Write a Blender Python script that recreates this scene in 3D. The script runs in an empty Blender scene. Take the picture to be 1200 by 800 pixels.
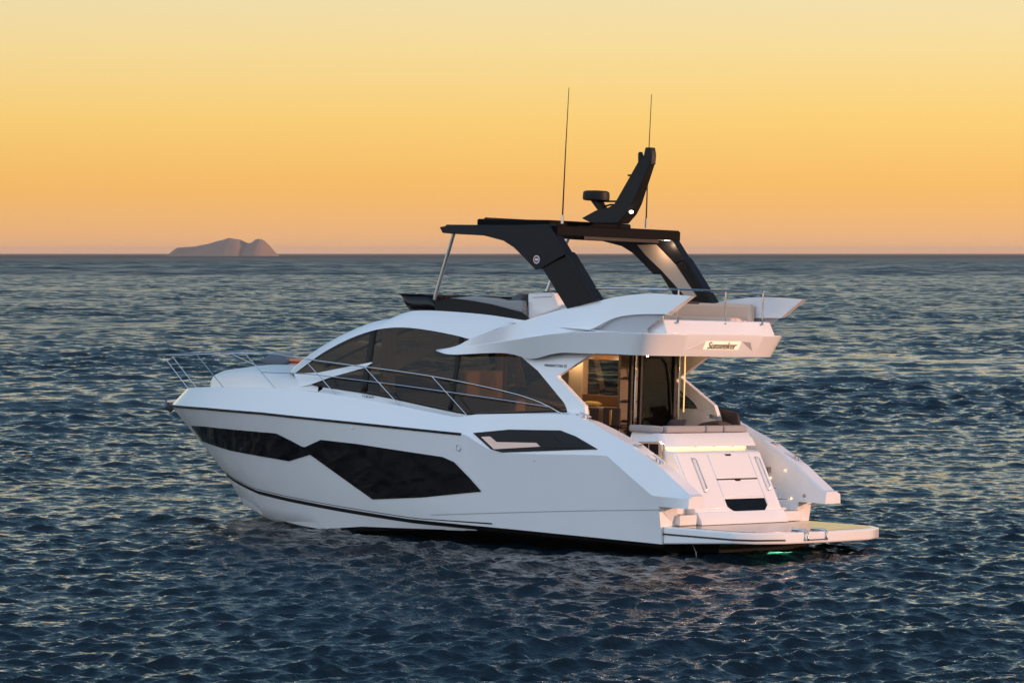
import bpy, bmesh, math, random
import numpy as np
from mathutils import Vector, Matrix
random.seed(4); rng = np.random.default_rng(11)
R = math.radians
sc = bpy.context.scene
COL = sc.collection

# ------------------------------------------------------------------ camera
cam = bpy.data.cameras.new('camera'); camo = bpy.data.objects.new('camera', cam); COL.objects.link(camo); sc.camera = camo
CAM = Vector((-39.036, 53.085, 5.322)); HEAD = 48.754
cam.sensor_width = 36; cam.lens = 4342.98/1200*36; cam.clip_start = 1; cam.clip_end = 80000
cam.shift_y = -(400-296.5)/1200
t = R(HEAD); view = Vector((math.cos(t), -math.sin(t), 0))
camo.location = CAM; camo.rotation_euler = view.to_track_quat('-Z', 'Y').to_euler()

# ------------------------------------------------------------------ sky and sun
SUN_AZ = 180 + 32          # degrees from +x (bow), anticlockwise: off the starboard quarter
SUN_EL = 5.0
sd = Vector((math.cos(R(SUN_AZ))*math.cos(R(SUN_EL)), math.sin(R(SUN_AZ))*math.cos(R(SUN_EL)), math.sin(R(SUN_EL))))
w = bpy.data.worlds.new('World'); sc.world = w; w.use_nodes = True
nt = w.node_tree; nt.nodes.clear(); N = nt.nodes.new; LK = nt.links.new
out = N('ShaderNodeOutputWorld')
tc = N('ShaderNodeTexCoord'); sep = N('ShaderNodeSeparateXYZ'); LK(tc.outputs['Generated'], sep.inputs[0])
ramp = N('ShaderNodeValToRGB'); LK(sep.outputs['Z'], ramp.inputs[0])
def lin(c): return tuple(((v/255+.055)/1.055)**2.4 if v/255 > .04045 else v/255/12.92 for v in c)
stops = [(0.0, (240,180,130)), (.006, (242,182,122)), (.018, (248,188,102)), (.036, (250,206,118)), (.054, (246,217,150)), (.070, (240,221,172)),
         (.09, (236,226,198)), (.115, (222,226,208)), (.155, (152,174,180)), (.25, (98,134,156)), (.6, (86,124,160)), (1.0, (112,146,186))]
el = ramp.color_ramp.elements
while len(el) < len(stops): el.new(.5)
GLOW = {.09: 1.3, .115: 1.35}
for e, (p, c) in zip(el, stops): e.position = p; e.color = (*[v*GLOW.get(p, 1) for v in lin(c)], 1)
ramp2 = N('ShaderNodeValToRGB'); LK(sep.outputs['Z'], ramp2.inputs[0])
stops2 = [(0.0, (186,180,182)), (.06, (196,198,206)), (.18, (202,212,226)), (.45, (186,206,230)), (1.0, (112,146,186))]
el = ramp2.color_ramp.elements
while len(el) < len(stops2): el.new(.5)
for e, (p, c) in zip(el, stops2): e.position = p; e.color = (*lin(c), 1)
gdir = N('ShaderNodeVectorMath'); gdir.operation = 'DOT_PRODUCT'; LK(tc.outputs['Generated'], gdir.inputs[0]); gdir.inputs[1].default_value = (view*.8+Vector((view.y, -view.x, 0))*.6).normalized()
gmr = N('ShaderNodeMapRange'); gmr.interpolation_type = 'SMOOTHSTEP'; LK(gdir.outputs['Value'], gmr.inputs[0]); gmr.inputs[1].default_value = -.75; gmr.inputs[2].default_value = .45
gmx = N('ShaderNodeMix'); gmx.data_type = 'RGBA'; LK(gmr.outputs[0], gmx.inputs[0]); LK(ramp2.outputs[0], gmx.inputs[6]); LK(ramp.outputs[0], gmx.inputs[7])
bg1 = N('ShaderNodeBackground'); LK(gmx.outputs[2], bg1.inputs[0]); gst = N('ShaderNodeMapRange'); LK(gmr.outputs[0], gst.inputs[0]); gst.inputs[3].default_value = 2.1; gst.inputs[4].default_value = 1.0; 
gaz = N('ShaderNodeMapRange'); LK(gdir.outputs['Value'], gaz.inputs[0]); gaz.inputs[1].default_value = .62; gaz.inputs[2].default_value = .94; gaz.inputs[3].default_value = .93; gaz.inputs[4].default_value = 1.04
gml = N('ShaderNodeMath'); gml.operation = 'MULTIPLY'; LK(gst.outputs[0], gml.inputs[0]); LK(gaz.outputs[0], gml.inputs[1]); LK(gml.outputs[0], bg1.inputs[1])
sky = N('ShaderNodeTexSky'); sky.sky_type = 'NISHITA'; sky.sun_disc = False; sky.sun_elevation = R(SUN_EL); sky.sun_rotation = R(90-SUN_AZ)
bg2 = N('ShaderNodeBackground'); LK(sky.outputs[0], bg2.inputs[0]); bg2.inputs[1].default_value = 0.012
add = N('ShaderNodeAddShader'); LK(bg1.outputs[0], add.inputs[0]); LK(bg2.outputs[0], add.inputs[1]); LK(add.outputs[0], out.inputs[0])
sun = bpy.data.lights.new('sun', 'SUN'); suno = bpy.data.objects.new('sun', sun); COL.objects.link(suno)
sun.energy = 3.7; sun.angle = R(1.2); sun.color = (1, .53, .35)
suno.rotation_euler = sd.to_track_quat('Z', 'Y').to_euler()
sc.view_settings.view_transform = 'Standard'; sc.view_settings.look = 'None'; sc.view_settings.exposure = 0; sc.view_settings.gamma = 1
sc.cycles.max_bounces = 10; sc.cycles.transparent_max_bounces = 16; sc.cycles.caustics_reflective = False; sc.cycles.caustics_refractive = False

# ------------------------------------------------------------------ materials
def mat(name, col=(.8,.8,.8), rough=.4, metal=0, coat=0, noise=0, nscale=30, bump=0, emit=None, estr=0, spec=.5):
    m = bpy.data.materials.new(name); m.use_nodes = True; n = m.node_tree; p = n.nodes['Principled BSDF']
    p.inputs['Base Color'].default_value = (*col, 1); p.inputs['Roughness'].default_value = rough; p.inputs['Metallic'].default_value = metal
    p.inputs['Coat Weight'].default_value = coat; p.inputs['Coat Roughness'].default_value = .06; p.inputs['Specular IOR Level'].default_value = spec
    if emit: p.inputs['Emission Color'].default_value = (*emit, 1); p.inputs['Emission Strength'].default_value = estr
    if noise or bump:
        tcn = n.nodes.new('ShaderNodeTexCoord'); no = n.nodes.new('ShaderNodeTexNoise'); no.inputs['Scale'].default_value = nscale; no.inputs['Detail'].default_value = 6
        n.links.new(tcn.outputs['Object'], no.inputs['Vector'])
        if noise:
            mx = n.nodes.new('ShaderNodeMix'); mx.data_type = 'RGBA'; n.links.new(no.outputs['Fac'], mx.inputs[0])
            mx.inputs[6].default_value = (*[c*(1-noise) for c in col], 1); mx.inputs[7].default_value = (*[min(1, c*(1+noise)) for c in col], 1)
            n.links.new(mx.outputs[2], p.inputs['Base Color'])
            mr = n.nodes.new('ShaderNodeMapRange'); n.links.new(no.outputs['Fac'], mr.inputs[0]); mr.inputs[3].default_value = max(0, rough-.08); mr.inputs[4].default_value = rough+.08
            n.links.new(mr.outputs[0], p.inputs['Roughness'])
        if bump:
            b = n.nodes.new('ShaderNodeBump'); b.inputs['Strength'].default_value = bump; b.inputs['Distance'].default_value = .01
            n.links.new(no.outputs['Fac'], b.inputs['Height']); n.links.new(b.outputs[0], p.inputs['Normal'])
    return m
def tint(name, col, refl=1.0):
    m = bpy.data.materials.new(name); m.use_nodes = True; n = m.node_tree; n.nodes.clear()
    o = n.nodes.new('ShaderNodeOutputMaterial'); tr = n.nodes.new('ShaderNodeBsdfTransparent'); tr.inputs[0].default_value = (*col, 1)
    gl = n.nodes.new('ShaderNodeBsdfGlossy'); gl.inputs['Roughness'].default_value = .02; fr = n.nodes.new('ShaderNodeFresnel'); fr.inputs[0].default_value = 1.5
    geo = n.nodes.new('ShaderNodeNewGeometry'); mul = n.nodes.new('ShaderNodeMath'); mul.operation = 'MULTIPLY'; mul.inputs[1].default_value = refl
    n.links.new(fr.outputs[0], mul.inputs[0]); mx = n.nodes.new('ShaderNodeMixShader'); n.links.new(mul.outputs[0], mx.inputs[0]); n.links.new(tr.outputs[0], mx.inputs[1]); n.links.new(gl.outputs[0], mx.inputs[2]); n.links.new(mx.outputs[0], o.inputs[0])
    return m
GEL = mat('gelcoat', (.80,.80,.79), .16, coat=.5, noise=.012, nscale=1.7)
GELM = mat('gelcoat_moulding', (.74,.73,.71), .38, coat=.1, noise=.015, nscale=2.5)
GREY = mat('grey_moulding', (.42,.42,.43), .4, noise=.02, nscale=3)
HGLASS = mat('black_glass', (.004,.004,.005), .05, spec=.22)
BLACK = mat('black_paint', (.005,.006,.009), .42, noise=.1, nscale=2, spec=.2)
MATBLACK = mat('matt_black', (.007,.007,.007), .55, spec=.25, noise=.15, nscale=12)
LEGM = mat('dark_bronze_paint', (.010,.009,.008), .5, spec=.2, noise=.08, nscale=4)
RUBBER = mat('black_rubber', (.02,.02,.02), .6)
STEEL = mat('polished_steel', (.55,.55,.56), .12, metal=1, noise=.02, nscale=20)
ANTI = mat('antifouling', (.005,.005,.006), .6, noise=.3, nscale=4, spec=.08)
DULL = mat('dull_black', (.004,.004,.005), .6, spec=.05)
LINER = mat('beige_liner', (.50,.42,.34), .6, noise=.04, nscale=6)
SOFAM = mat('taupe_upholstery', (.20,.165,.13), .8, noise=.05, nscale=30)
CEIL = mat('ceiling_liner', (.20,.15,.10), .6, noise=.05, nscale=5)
WOOD = mat('walnut', (.16,.085,.045), .35, noise=.35, nscale=9)
WOODL = mat('light_oak', (.40,.26,.15), .4, noise=.25, nscale=12)
FAB = mat('grey_upholstery', (.32,.31,.31), .85, noise=.06, nscale=60, bump=.2)
LITPEACH = mat('lit_peach_upholstery', (.74,.50,.36), .8, noise=.06, nscale=50, bump=.2)  # base colour already holds the peach of warm light
NAVY = mat('navy_fabric', (.012,.014,.03), .9, noise=.2, nscale=40, bump=.3)
BROWN = mat('brown_fabric', (.06,.04,.035), .9, noise=.2, nscale=40, bump=.3)
ORANGE = mat('orange_fabric', (.72,.22,.07), .85, noise=.08, nscale=40)
PINK = mat('pink_fabric', (.55,.26,.24), .85, noise=.08, nscale=40)
SLATE = mat('slate_fabric', (.10,.115,.135), .85, noise=.08, nscale=40)
WGLASS = tint('tinted_window', (.36,.285,.19), .55)
CGLASS = tint('clear_glass', (.80,.80,.78), 1.0)
SCREEN = tint('smoked_screen', (.06,.06,.065), .8)
SILVER = mat('brushed_silver', (.6,.58,.56), .3, metal=1)
GOLDL = mat('warm_lamp', (1,.8,.5), .5, emit=(1,.62,.26), estr=4)
STRIPL = mat('warm_strip', (1,.8,.5), .5, emit=(1,.64,.26), estr=1.5)
PILL = mat('lit_pillar_glow', (.9,.6,.3), .5, emit=(1,.60,.22), estr=.9)  # emission stands in for the golden light on the bulkhead pillar
WHITEL = mat('white_lamp', (1,1,1), .5, emit=(1,.85,.6), estr=7)
PEACH = mat('sunset_tint_panel', (.88,.56,.42), .35, noise=.03, nscale=10)  # peach colour carries the warm sunset light caught by the intake inlay
BRASS = mat('brass', (.85,.55,.22), .25, metal=1)
CREAM = mat('cream_linen', (.85,.66,.30), .9, noise=.1, nscale=30)
def teak_mat():
    m = mat('teak_deck', (.36,.24,.16), .28, coat=.6); n = m.node_tree; p = n.nodes['Principled BSDF']
    tcn = n.nodes.new('ShaderNodeTexCoord'); wv = n.nodes.new('ShaderNodeTexWave'); wv.bands_direction = 'Y'; wv.inputs['Scale'].default_value = 2.6; wv.inputs['Distortion'].default_value = 0
    n.links.new(tcn.outputs['Object'], wv.inputs[0]); cr = n.nodes.new('ShaderNodeValToRGB'); n.links.new(wv.outputs['Fac'], cr.inputs[0])
    no = n.nodes.new('ShaderNodeTexNoise'); no.inputs['Scale'].default_value = 14; no.inputs['Detail'].default_value = 6; n.links.new(tcn.outputs['Object'], no.inputs['Vector'])
    cr.color_ramp.elements[0].position = .08; cr.color_ramp.elements[0].color = (.03,.025,.02,1); cr.color_ramp.elements[1].position = .20; cr.color_ramp.elements[1].color = (.38,.26,.18,1)
    mx = n.nodes.new('ShaderNodeMix'); mx.data_type = 'RGBA'; mx.blend_type = 'MULTIPLY'; mx.inputs[0].default_value = .5
    n.links.new(cr.outputs[0], mx.inputs[6]); n.links.new(no.outputs['Color'], mx.inputs[7]); n.links.new(mx.outputs[2], p.inputs['Base Color'])
    return m
TEAK = teak_mat()

# ------------------------------------------------------------------ mesh helpers
def rs(pts, n):
    P = np.array(pts, float); d = np.r_[0, np.cumsum(np.linalg.norm(np.diff(P, axis=0), axis=1))]
    s = np.linspace(0, d[-1], n); return [tuple(np.interp(q, d, P[:, k]) for k in range(P.shape[1])) for q in s]
def sm(pts, n, k=2):
    P = [np.array(p, float) for p in pts]
    for _ in range(k):                                    # corner cutting keeps the ends
        Q = [P[0]]
        for a, b in zip(P, P[1:]): Q += [a*.75+b*.25, a*.25+b*.75]
        Q.append(P[-1]); P = Q
    return rs(P, n)
def mir(pts): return [(p[0], -p[1], p[2]) for p in pts]
def off(pts, dx=0, dy=0, dz=0): return [(p[0]+dx, p[1]+dy, p[2]+dz) for p in pts]
class M:
    def __init__(s): s.v = []; s.f = []
    def loft(s, rows, closed=False):
        b = len(s.v); n = len(rows[0])
        for r in rows: s.v += [tuple(p) for p in r]
        for i in range(len(rows)-1):
            for j in range(n if closed else n-1):
                k = (j+1) % n; s.f.append((b+i*n+j, b+i*n+k, b+(i+1)*n+k, b+(i+1)*n+j))
        return s
    def poly(s, pts): b = len(s.v); s.v += [tuple(p) for p in pts]; s.f.append(tuple(range(b, b+len(pts)))); return s
    def ext(s, A, B):
        n = len(A); b = len(s.v); s.v += [tuple(p) for p in A]+[tuple(p) for p in B]
        s.f.append(tuple(range(b, b+n))); s.f.append(tuple(range(b+2*n-1, b+n-1, -1)))
        for j in range(n): k = (j+1) % n; s.f.append((b+j, b+k, b+n+k, b+n+j))
        return s
    def xz(s, pts, y0, y1): return s.ext([(p[0], y0, p[-1]) for p in pts], [(p[0], y1, p[-1]) for p in pts])
    def xy(s, pts, z0, z1): return s.ext([(p[0], p[1], z0) for p in pts], [(p[0], p[1], z1) for p in pts])
    def box(s, x0, x1, y0, y1, z0, z1): return s.xy([(x0,y0),(x1,y0),(x1,y1),(x0,y1)], z0, z1)
    def tube(s, path, r, n=8, r2=None):
        P = [Vector(p) for p in path]; rows = []
        for i, p in enumerate(P):
            d = (P[min(i+1, len(P)-1)]-P[max(i-1, 0)]).normalized(); a = d.orthogonal().normalized()
            if abs(d.z) < .95: a = d.cross(Vector((0,0,1))).normalized()
            c = d.cross(a); rr = r if r2 is None else r+(r2-r)*i/(len(P)-1)
            rows.append([tuple(p+(a*math.cos(2*math.pi*k/n)+c*math.sin(2*math.pi*k/n))*rr) for k in range(n)])
        s.loft(rows, True); s.poly(rows[0]); s.poly(rows[-1]); return s
    def lathe(s, c, prof, n=24):
        rows = [[(c[0]+r*math.cos(2*math.pi*k/n), c[1]+r*math.sin(2*math.pi*k/n), c[2]+z) for k in range(n)] for r, z in prof]
        s.loft(rows, True); s.poly(rows[0]); s.poly(rows[-1]); return s
    def add(s, o): b = len(s.v); s.v += o.v; s.f += [tuple(b+i for i in f) for f in o.f]; return s
    def both(s): o = M(); o.v = [(x,-y,z) for x,y,z in s.v]; o.f = [f[::-1] for f in s.f]; return s.add(o)
    def side(s, k):
        if k > 0: return s
        o = M(); o.v = [(x,-y,z) for x,y,z in s.v]; o.f = [f[::-1] for f in s.f]; return o
    def build(s, name, m, parent=None, bevel=0, solid=0, ang=32, segs=2, smooth=True, merge=1e-4):
        me = bpy.data.meshes.new(name); me.from_pydata(s.v, [], s.f); me.update()
        bm = bmesh.new(); bm.from_mesh(me); bmesh.ops.remove_doubles(bm, verts=bm.verts, dist=merge); bmesh.ops.dissolve_degenerate(bm, edges=bm.edges, dist=1e-5)
        bmesh.ops.recalc_face_normals(bm, faces=bm.faces); bm.to_mesh(me); bm.free()
        if smooth:
            me.polygons.foreach_set('use_smooth', [True]*len(me.polygons)); me.set_sharp_from_angle(angle=R(ang))
        me.materials.append(m); o = bpy.data.objects.new(name, me); COL.objects.link(o)
        if parent: o.parent = parent
        if solid: d = o.modifiers.new('thickness', 'SOLIDIFY'); d.thickness = solid; d.offset = 0
        if bevel:
            d = o.modifiers.new('bevel', 'BEVEL'); d.width = bevel; d.segments = segs; d.limit_method = 'ANGLE'; d.angle_limit = R(35); d.harden_normals = False
        return o
def tag(o, label=None, cat=None, group=None, kind=None):
    if label: o['label'] = label
    if cat: o['category'] = cat
    if group: o['group'] = group
    if kind: o['kind'] = kind
    return o
def interp(tab):
    tab = sorted(tab); X = [a for a, b in tab]; Y = [b for a, b in tab]
    return lambda x: float(np.interp(x, X, Y))

# ------------------------------------------------------------------ sea: one sheet of wind chop out to the horizon
def sea():
    r = [1.0]
    while r[-1] < 24: r.append(r[-1]*1.12)
    while r[-1] < 36: r.append(r[-1]*1.008)
    while r[-1] < 110: r.append(r[-1]*1.0011)
    while r[-1] < 240: r.append(r[-1]*1.0016)
    while r[-1] < 900: r.append(r[-1]+max(.42, .0007*r[-1]))
    while r[-1] < 30000: r.append(r[-1]*1.0016 if r[-1] < 2500 else r[-1]*1.004)
    r[-1] = 29000
    r = np.array(r); dr = np.gradient(r)
    a = [0.0]
    while a[-1] < math.pi: d = a[-1]; a.append(d+(.0006 if d < .165 else min(.05, .0006*1.09**((d-.165)/.004))))
    a = a[:-1]; a = np.array(sorted(set([-q for q in a[1:]]+a)))
    nr, na = len(r), len(a)
    RR, AA = np.meshgrid(r, a, indexing='ij'); th = -R(HEAD)+AA
    X = CAM.x+RR*np.cos(th); Y = CAM.y+RR*np.sin(th); DX = np.zeros_like(X); DY = np.zeros_like(X); Z = np.zeros_like(X)-.05
    da = np.gradient(a); cell = np.maximum(dr[:, None], RR*0+0)             # spacing along the view
    lat = r[:, None]*da[None, :]
    wind = -R(HEAD)+R(180+22)
    waves = []
    for L in np.r_[np.geomspace(.19, 12, 80), np.geomspace(10, 160, 30)]:
        L = L*rng.uniform(.95, 1.05); extra = len(waves) >= 80
        th_ = wind+rng.normal(0, .52 if L < 1.5 else .36)
        slope = .066*(1.0 if L < .55 else (.55/L)**.80)*(1 if L < 2.2 else .7)
        waves.append((L, th_, .058 if extra else slope, rng.uniform(0, 2*math.pi), extra))
    # slow patches of stronger and weaker chop
    patch = .85+.35*np.sin(X*.071+Y*.043+1.3)*np.sin(X*-.037+Y*.062+.4)+.2*np.sin(X*.19+.5)*np.sin(Y*.16+2)
    mss = np.zeros(nr); full = sum(wv[2]**2/2 for wv in waves if not wv[4])
    for L, dth, slope, ph, extra in waves:
        if not extra: mss += np.clip((L/cell[:, 0]-2.2)/1.8, 0, 1)**2*slope**2/2
    boost = np.clip(np.sqrt(1.1*full/np.maximum(mss, 1e-5)), 1, 2.3+2.7*np.clip((r-600)/1200, 0, 1))[:, None]
    for L, dth, slope, ph, extra in waves:
        k = 2*math.pi/L; c, s = math.cos(dth), math.sin(dth); A = min(.11, slope/k)
        lim = (np.abs(np.cos(th-dth))*cell+np.abs(np.sin(th-dth))*lat)
        ratio = L/np.maximum(lim, 1e-6)
        att = np.clip((ratio-2.2)/1.8, 0, 1)
        if extra: att = att*np.clip((22-L/cell)/10, 0, 1)*(RR > 300)
        rows = np.where(att.max(1) > 0)[0]
        if len(rows) == 0: continue
        i0, i1 = rows[0], rows[-1]+1
        w_ = att[i0:i1]*A*(1 if extra else boost[i0:i1])
        if L < 3: w_ = w_*np.clip(patch[i0:i1], .3, 1.6)
        p = k*(c*X[i0:i1]+s*Y[i0:i1])+ph; sn, cs = np.sin(p), np.cos(p)
        Z[i0:i1] += w_*sn; DX[i0:i1] += w_*.97*c*cs; DY[i0:i1] += w_*.97*s*cs
    # slope the mesh cannot carry goes into roughness
    rough = np.repeat(.05+.22*np.clip(1-mss*boost[:, 0]**2/(.6*full), 0, 1)+.30*np.clip((r-1500)/3500, 0, 1), na)
    V = np.stack([X+DX, Y+DY, Z], -1).reshape(-1, 3)
    idx = np.arange(nr*na).reshape(nr, na)
    nx = np.roll(idx, -1, 1)
    q = np.stack([idx[:-1], nx[:-1], nx[1:], idx[1:]], -1).reshape(-1, 4)
    me = bpy.data.meshes.new('sea'); me.vertices.add(len(V)); me.vertices.foreach_set('co', V.astype(np.float32).ravel())
    me.loops.add(q.size); me.loops.foreach_set('vertex_index', q.astype(np.int32).ravel())
    me.polygons.add(len(q)); me.polygons.foreach_set('loop_start', np.arange(0, q.size, 4, dtype=np.int32)); me.polygons.foreach_set('loop_total', np.full(len(q), 4, np.int32))
    me.update(calc_edges=True); me.polygons.foreach_set('use_smooth', np.ones(len(q), bool))
    at = me.attributes.new('ripple_roughness', 'FLOAT', 'POINT'); at.data.foreach_set('value', rough.astype(np.float32))
    m = bpy.data.materials.new('sea_water'); m.use_nodes = True; n = m.node_tree; p = n.nodes['Principled BSDF']
    p.inputs['Base Color'].default_value = (.002,.008,.013,1); p.inputs['Roughness'].default_value = .06; p.inputs['IOR'].default_value = 1.333
    ra = n.nodes.new('ShaderNodeAttribute'); ra.attribute_name = 'ripple_roughness'; n.links.new(ra.outputs['Fac'], p.inputs['Roughness'])
    geo = n.nodes.new('ShaderNodeNewGeometry'); last = None
    for sc_, dist, st in ((1.6, .10, .5), (4.6, .10, .5), (14.0, .03, .5)):
        no = n.nodes.new('ShaderNodeTexNoise'); no.inputs['Scale'].default_value = sc_; no.inputs['Detail'].default_value = 3; n.links.new(geo.outputs['Position'], no.inputs['Vector'])
        b = n.nodes.new('ShaderNodeBump'); b.inputs['Strength'].default_value = st; b.inputs['Distance'].default_value = dist; n.links.new(no.outputs['Fac'], b.inputs['Height'])
        if last: n.links.new(last.outputs[0], b.inputs['Normal'])
        last = b
    n.links.new(last.outputs[0], p.inputs['Normal'])
    me.materials.append(m); o = bpy.data.objects.new('sea', me); COL.objects.link(o)
    return tag(o, 'dark blue choppy sea reaching to the horizon', 'sea', kind='structure')
sea()

# ------------------------------------------------------------------ island and islet on the horizon
right = Vector((view.y, -view.x, 0))
def far(u, v, D): return CAM+view*D+right*((u-600)/4342.98*D)+Vector((0, 0, (296.5-v)/4342.98*D))
ROCK = mat('hazy_rock', (.23,.155,.12), .95, noise=.25, nscale=.02)
def island(name, outline, D, depth, label):
    base = outline; m = M(); rows = []
    top = rs([(u, v) for u, v in base], 90)
    nz = 9
    for k in range(-nz, nz+1):
        f = k/nz; row = []
        for i, (u, v) in enumerate(top):
            h = max(0, (296.9-v))/4342.98*D
            hh = h*max(0, 1-abs(f)**1.7)*(1+.05*math.sin(i*.31+k*.6)*(1-abs(f))*(abs(f) > .01))
            p = CAM+view*(D+f*depth*(.5+.5*min(1, h/40)))+right*((u-600)/4342.98*D*(1+.0*f)); row.append((p.x, p.y, hh-1.5))
        rows.append(row)
    m.loft(rows); o = m.build(name, ROCK, ang=180)
    return tag(o, label, 'island', kind='structure')
island('island', [(195.5,297.2),(203,290),(208.5,286),(218,285.3),(229,284.8),(241,282.6),(254,278.5),(264,276.3),(270,275),(281,276.5),(291,281),(296,279.6),(301,276.4),(306,276),(311,278.5),(315,283),(319,288.5),(328,297.3)], 6500, 190, 'low hazy mauve island with two humps on the horizon')
island('islet', [(187,297.2),(189.3,294.2),(190.5,295.2),(192.5,297.2)], 6500, 12, 'tiny pointed rock beside the left end of the hazy island')

# evening haze over the water
def haze():
    x0, x1, y0, y1, z0, z1 = -30000, 30000, -30000, 30000, -3, 42
    m = M().box(x0, x1, y0, y1, z0, z1); mt = bpy.data.materials.new('haze'); mt.use_nodes = True; n = mt.node_tree; n.nodes.clear()
    o = n.nodes.new('ShaderNodeOutputMaterial'); v = n.nodes.new('ShaderNodeVolumePrincipled'); v.inputs['Color'].default_value = (1,.82,.66,1); v.inputs['Density'].default_value = HAZE; v.inputs['Anisotropy'].default_value = .2
    n.links.new(v.outputs[0], o.inputs['Volume']); ob = m.build('haze', mt); tag(ob, 'thin warm evening haze over the sea', 'haze', kind='stuff')
HAZE = 3.2e-5
haze()
# ------------------------------------------------------------------ the yacht (x towards the bow, y to port, z up from the waterline)
yacht = bpy.data.objects.new('motor_yacht', None); COL.objects.link(yacht)
roll, pitch = R(1.6105), R(1.0647)
Rx = Matrix(((1,0,0),(0,math.cos(roll),-math.sin(roll)),(0,math.sin(roll),math.cos(roll))))
Ry = Matrix(((math.cos(pitch),0,-math.sin(pitch)),(0,1,0),(math.sin(pitch),0,math.cos(pitch))))
BR = Ry@Rx; piv = Vector((8,0,0)); BM = Matrix.Translation(piv)@BR.to_4x4()@Matrix.Translation(-piv)
yacht.matrix_world = BM
tag(yacht, 'white flybridge motor yacht with black hardtop and dark hull windows on the open sea', 'yacht')
Y = yacht
def on_board(o, base):                                     # a loose thing standing on the boat
    o.matrix_world = BM@Matrix.Translation(Vector(base)); return o
def sst(a,b,x):
    t=min(1,max(0,(x-a)/(b-a))); return t*t*(3-2*t)
def yrub(x):
    t=max(0,(x-6.5)/(16.97-6.5)); t=min(1,t)
    y=2.36*(1-t**2.4)**0.75
    if x<4: y-=0.12*((4-x)/2.5)**2
    return y
def ygun(x):
    t=max(0,(x-6.5)/(16.5-6.5)); t=min(1,t)
    y=2.17*(1-t**2.4)**0.72
    if x<4: y-=0.04*((4-x)/2.5)**2
    return y
def ych(x):
    t=max(0,(x-5.0)/(15.35-5.0)); t=min(1,t)
    return 2.14*(1-t**2.1)**0.85
def yS(x,z):
    p=1.98-(0.55*((x-9)/3.2)**2 if x>9 else 0)
    return p-0.19*(z-2.4)
def yside(x,z):
    o=0.26*sst(8.2,5.6,x) if True else 0
    base=yS(x,z)*(1-sst(8.2,5.6,x))+yS(x,min(z,3.4))*sst(8.2,5.6,x)
    return base+o*sst(3.2,3.9,z)

zrub = interp([(16.97,2.0),(14.66,2.04),(12.48,2.05),(9.48,2.0),(6.66,1.934),(6.1,1.70),(5.76,1.645),(4.7,1.685),(3.5,1.735),(3.27,1.73),(2.255,1.086),(1.45,1.07)])
zgun = interp([(16.5,2.36),(15.05,2.462),(12.745,2.555),(11.62,2.561),(10.44,2.521),(9.5,2.46),(8.53,2.382),(7.4,2.27),(7.1,2.243),(6.9,2.262),(6.6,2.315),(5.71,2.369),(4.6,2.419),(4.25,2.408),(3.83,2.312),(3.36,2.121),(2.93,1.965),(2.166,1.564),(1.5,1.115)])
zch = interp([(15.35,.72),(14.6,.60),(13.6,.464),(12.3,.40),(10.44,.33),(8.36,.265),(5.65,.262),(2.1,.235)])
XA = 2.13
NS = 170
def us(n): return [i/(n-1) for i in range(n)]
def hull_rows():
    S = us(NS); a = XA
    def xs(e, a=a): return [a+(e-a)*s for s in S]
    keel = [(x, 0, -.75 if x < 10 else -.75+.65*((x-10)/4.3)**2.2) for x in xs(14.3)]
    af = [(x, max(0, ych(x+.30*sst(8, 14, x))-.09-.07*sst(7, 13, x)), zch(x)-.10-.42*sst(6.5, 12, x)) for x in xs(14.86)]
    af[-1] = (14.86, 0, .22)
    ch = [(x, ych(x), zch(x)) for x in xs(15.35)]
    sp = [(x, (lambda q: ych(x-.12)+q)(.05*max(0, 1-x/11)), zch(x)+.06+.23*max(0, 1-(x-2)/6)) for x in xs(15.44)]
    sp[-1] = (15.44, 0, .77)
    rub = [(x, yrub(x), zrub(x)) for x in xs(16.955)]
    rub[-1] = (16.955, 0, 2.0)
    gun = [(x, ygun(x), zgun(x)) for x in xs(16.48)]
    mids = []
    ends = {.25: (15.82,1.08), .5: (16.18,1.43), .75: (16.56,1.73)}
    for q in (.25, .5, .75):
        row = []
        for i, s in enumerate(S):
            A, B = sp[i], rub[i]; bow = sst(.45, 1, s); e = q-.10*bow*4*q*(1-q)
            row.append((A[0]+(B[0]-A[0])*q, A[1]+(B[1]-A[1])*e, A[2]+(B[2]-A[2])*q))
        row[-1] = (ends[q][0], 0, ends[q][1]); row[-2] = tuple(.5*(np.array(row[-3])+np.array(row[-1])))
        mids.append(row)
    return keel, af, ch, sp, mids, rub, gun
keel, af, ch, sp, mids, rub, gun = hull_rows()
side_rows = [ch, sp]+mids+[rub, gun]
# hull side as a function of (x, z): inverse look-up on the loft
HR = [np.array(r) for r in side_rows]
def hull_y(x, z):
    pts = []
    for r in HR:
        if x > r[-1, 0]: pts.append((float(np.interp(x, [r[-1,0], 17.2], [r[-1,2], 2.3])), 0.0))
        else: pts.append((float(np.interp(x, r[:,0], r[:,2])), float(np.interp(x, r[:,0], r[:,1]))))
    pts.sort(); return float(np.interp(z, [a for a, b in pts], [b for a, b in pts]))
hull = M().loft([ch, sp]+mids+[rub])
nb = min(i for i, p in enumerate(rub) if p[0] > 4.40 and gun[i][0] > 4.40)
hull = hull.loft([rub[nb:], gun[nb:]]).both()
aft_cap = [r[0] for r in [ch, sp]+mids+[rub]]
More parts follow.
